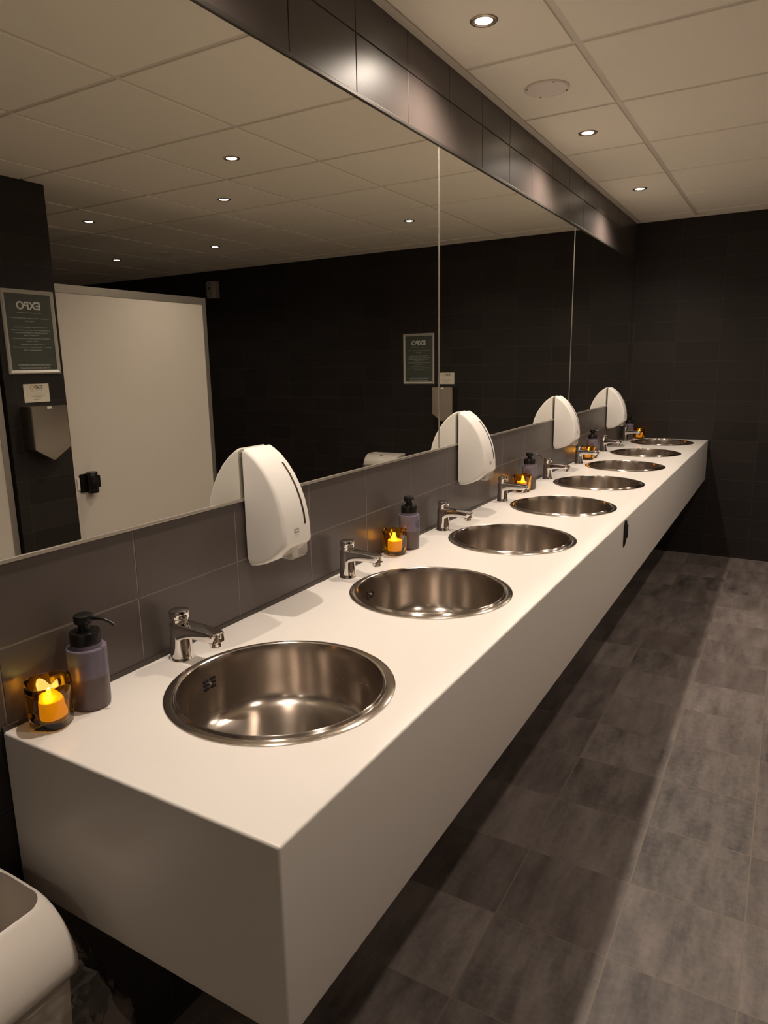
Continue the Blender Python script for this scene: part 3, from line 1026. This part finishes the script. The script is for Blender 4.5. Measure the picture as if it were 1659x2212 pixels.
def paper_disp(loc, R, label, w=0.215):
    t = thing('paper_towel_dispenser', label, 'paper towel dispenser', loc, 0, 'steel paper towel dispensers')
    d = 0.10
    pr = [(-w / 2, 0.0), (-w / 2, -0.228), (-0.006, -0.292), (0.006, -0.292), (w / 2, -0.228), (w / 2, 0.0)]
    bm = bmesh.new()
    loft(bm, [[R @ Vector((u, v, 0.0)) for u, v in pr], [R @ Vector((u, v, d)) for u, v in pr]])
    bmesh.ops.bevel(bm, geom=list(bm.edges), offset=0.003, segments=2, affect='EDGES')
    s = obj('casing', bm, M['steel_flat'], t)
    bm = bmesh.new()
    a, b = R @ Vector((-0.013, -0.014, d)), R @ Vector((0.013, -0.003, d + 0.0012))
    box(bm, min(a.x, b.x), max(a.x, b.x), min(a.y, b.y), max(a.y, b.y), min(a.z, b.z), max(a.z, b.z))
    obj('sticker', bm, M['plastic'], s)

poster((XP, 1.784, Z0 + 0.785), ROT_PILLAR, 'framed green EXPO poster on the dark pillar, large in the mirror at left')
poster((1.788, L, Z0 + 0.624), ROT_FAR, 'framed green EXPO poster on the far wall, small in the mirror by the joint')
notice((XP, 1.777, Z0 + 0.465), ROT_PILLAR, 'small cream EXPO notice card on the pillar, below the large framed poster')
notice((1.520, L, Z0 + 0.455), ROT_FAR, 'small cream EXPO notice card on the far wall, right of the mirror joint')
paper_disp((XP, 1.775, Z0 + 0.397), ROT_PILLAR, 'shiny steel paper towel dispenser with pointed bottom on the dark pillar')
paper_disp((1.514, L, Z0 + 0.382), ROT_FAR, 'small matt steel paper towel dispenser on the far wall, behind mirror joint', 0.192)

def build_freshener():
    t = thing('air_freshener', 'small grey box with a sensor window, high on the dark far wall', 'air freshener', (4.141, L, Z0 + 1.280))
    bm = bmesh.new()
    rings = []
    for z in (0.0, 0.012, 0.150, 0.163):
        k = 0.004 if z in (0.0, 0.163) else 0.0
        rings.append([(-0.066 + k, 0, z), (-0.066 + k, -0.055 + k, z), (-0.030, -0.072 + k, z), (0.030, -0.072 + k, z), (0.066 - k, -0.055 + k, z), (0.066 - k, 0, z)])
    loft(bm, rings)
    c = obj('casing', bm, M['greyplast'], t)
    obj('sensor_window', boxbm(0.004, 0.024, -0.0728, -0.071, 0.082, 0.108), M['void'], c)
    obj('button', boxbm(0.008, 0.017, -0.0728, -0.071, 0.132, 0.146), M['void'], c)
build_freshener()

# ------------------------------------------------------------------ waste bins
def bin_bag(kind):
    bm = bmesh.new()
    rnd = 4.0 if kind else 9.0
    N, K = 130, 24
    rings = []
    for k in range(K + 1):
        f = k / K
        z = -0.085 - 0.36 * f
        ring = []
        for i in range(N):
            a = 2 * PI * i / N
            # body outline of the bin (x out of the wall, y along it)
            hx, hy = 0.104 - 0.012 * f, 0.150 - 0.012 * f
            s = max(abs(math.cos(a)) / hx, abs(math.sin(a)) / hy)
            x, y = math.cos(a) / s, math.sin(a) / s
            far = max(0.0, math.sin(a)) ** 1.5 if kind else 0.25
            bulge = 0.004 + 0.092 * far * math.sin(PI * min(1.0, max(0.0, f - 0.04) * 1.15)) ** 0.7
            n = noise.noise(Vector((x * 14, y * 14 + rnd, z * 14)))
            n2 = 1.0 - 2.2 * abs(noise.noise(Vector((x * 38 + rnd, y * 38, z * 24))))
            d = bulge * (1.0 + 0.35 * n) + 0.011 * n2 * (0.3 + far) + 0.004
            d = max(d, 0.002)
            l = math.hypot(x, y)
            ring.append((0.108 + x + d * x / l, y + d * y / l, z))
        rings.append(ring)
    loft(bm, rings, False)
    return bm

def bin_hood(t):
    pr = [(0.004, -0.004), (0.06, 0.0), (0.125, -0.001), (0.146, -0.006), (0.166, -0.016), (0.184, -0.031), (0.198, -0.049), (0.208, -0.068), (0.213, -0.085), (0.2135, -0.098), (0.209, -0.108), (0.200, -0.113), (0.004, -0.113)]
    w, r = 0.330, 0.010
    rings = []
    for side in (-1, 1):
        seq = ((0.0, r), (0.35, 0.35 * r), (1.0, 0.0)) if side < 0 else ((1.0, 0.0), (0.35, 0.35 * r), (0.0, r))
        for q, ins in seq:
            y = side * (w / 2 - (1 - q) * 0.0 - (r if q == 1.0 else r * 0.35 if q == 0.35 else 0.0))
            ring = []
            for x, z in pr:
                dv = Vector((0.10 - x, -0.06 - z)).normalized() * ins
                ring.append((max(x + dv.x, 0.002), y, z + dv.y))
            rings.append(ring)
    bm = bmesh.new()
    loft(bm, rings)
    return obj('hood', bm, M['plastic_bin'], t, False)

def build_bins():
    ztop = Z0 - 0.203
    t = thing('waste_bin', 'white open-topped waste bin with clear bag, before the near end of the counter', 'waste bin', (0.007, -0.213, ztop), 0, 'white wall-hung waste bins')
    h = bin_hood(t)
    cut = bmesh.new()
    out = rrect(0.128, 0.312, 0.024, 6)
    loft(cut, [[(0.086 + a, b, z) for a, b in out] for z in (-0.30, 0.05)])
    # cutter in world space: the hood hangs under its thing
    for v in cut.verts:
        v.co += Vector(t.location)
    bpy.context.view_layer.update()
    boolean(h, [cut])
    for p in h.data.polygons:
        p.use_smooth = True
    h.data.set_sharp_from_angle(angle=math.radians(35))
    bm = bmesh.new()
    outer = [(0.006, 0.103), (0.196, 0.103)]
    def rect(x0, x1, hy, z):
        return [(x0, -hy, z), (x1, -hy, z), (x1, hy, z), (x0, hy, z)]
    loft(bm, [rect(0.016, 0.184, 0.138, -0.1135), rect(0.004, 0.200, 0.150, -0.1135), rect(0.004, 0.178, 0.138, -0.56), rect(0.006, 0.176, 0.136, -0.565)], False)
    bm.faces.new([bm.verts.new(p) for p in rect(0.006, 0.176, 0.136, -0.565)])
    loft(bm, [rect(0.016, 0.184, 0.138, -0.1135), rect(0.014, 0.166, 0.128, -0.55)], False)
    bm.faces.new([bm.verts.new(p) for p in rect(0.014, 0.166, 0.128, -0.55)])
    bmesh.ops.remove_doubles(bm, verts=bm.verts, dist=0.0001)
    obj('body', bm, M['plastic_bin'], t)
    obj('bag', bin_bag(True), M['film'], t, True)
    # the same bin on the far wall, seen only in the mirror
    c = dup(t, (2.090, L - 0.002, Z0 - 0.216), -PI / 2, 'white waste bin on the far wall, its rounded top just above the mirror edge')
    b = obj('badge', boxbm(0.158, 0.162, -0.016, 0.016, -0.0145, -0.0095), M['brown'], c)
build_bins()

# ------------------------------------------------------------------ black latch on the counter front
def build_latch():
    t = thing('latch', 'small black latch on the white counter front, beside the fourth basin', 'latch', (W, 2.062, Z0 - 0.001))
    bm = bmesh.new()
    tube(bm, [(0.006, 0, -0.002), (0.006, 0, -0.030), (0.0055, 0, -0.072), (0.0035, 0, -0.094), (0.002, 0, -0.106)], [0.0045, 0.0058, 0.0055, 0.0040, 0.0012], 12)
    obj('rod', bm, M['black'], t, True)
    obj('grip', boxbm(0.004, 0.0145, -0.006, 0.006, -0.068, -0.014, bev=0.002), M['black'], t)
build_latch()
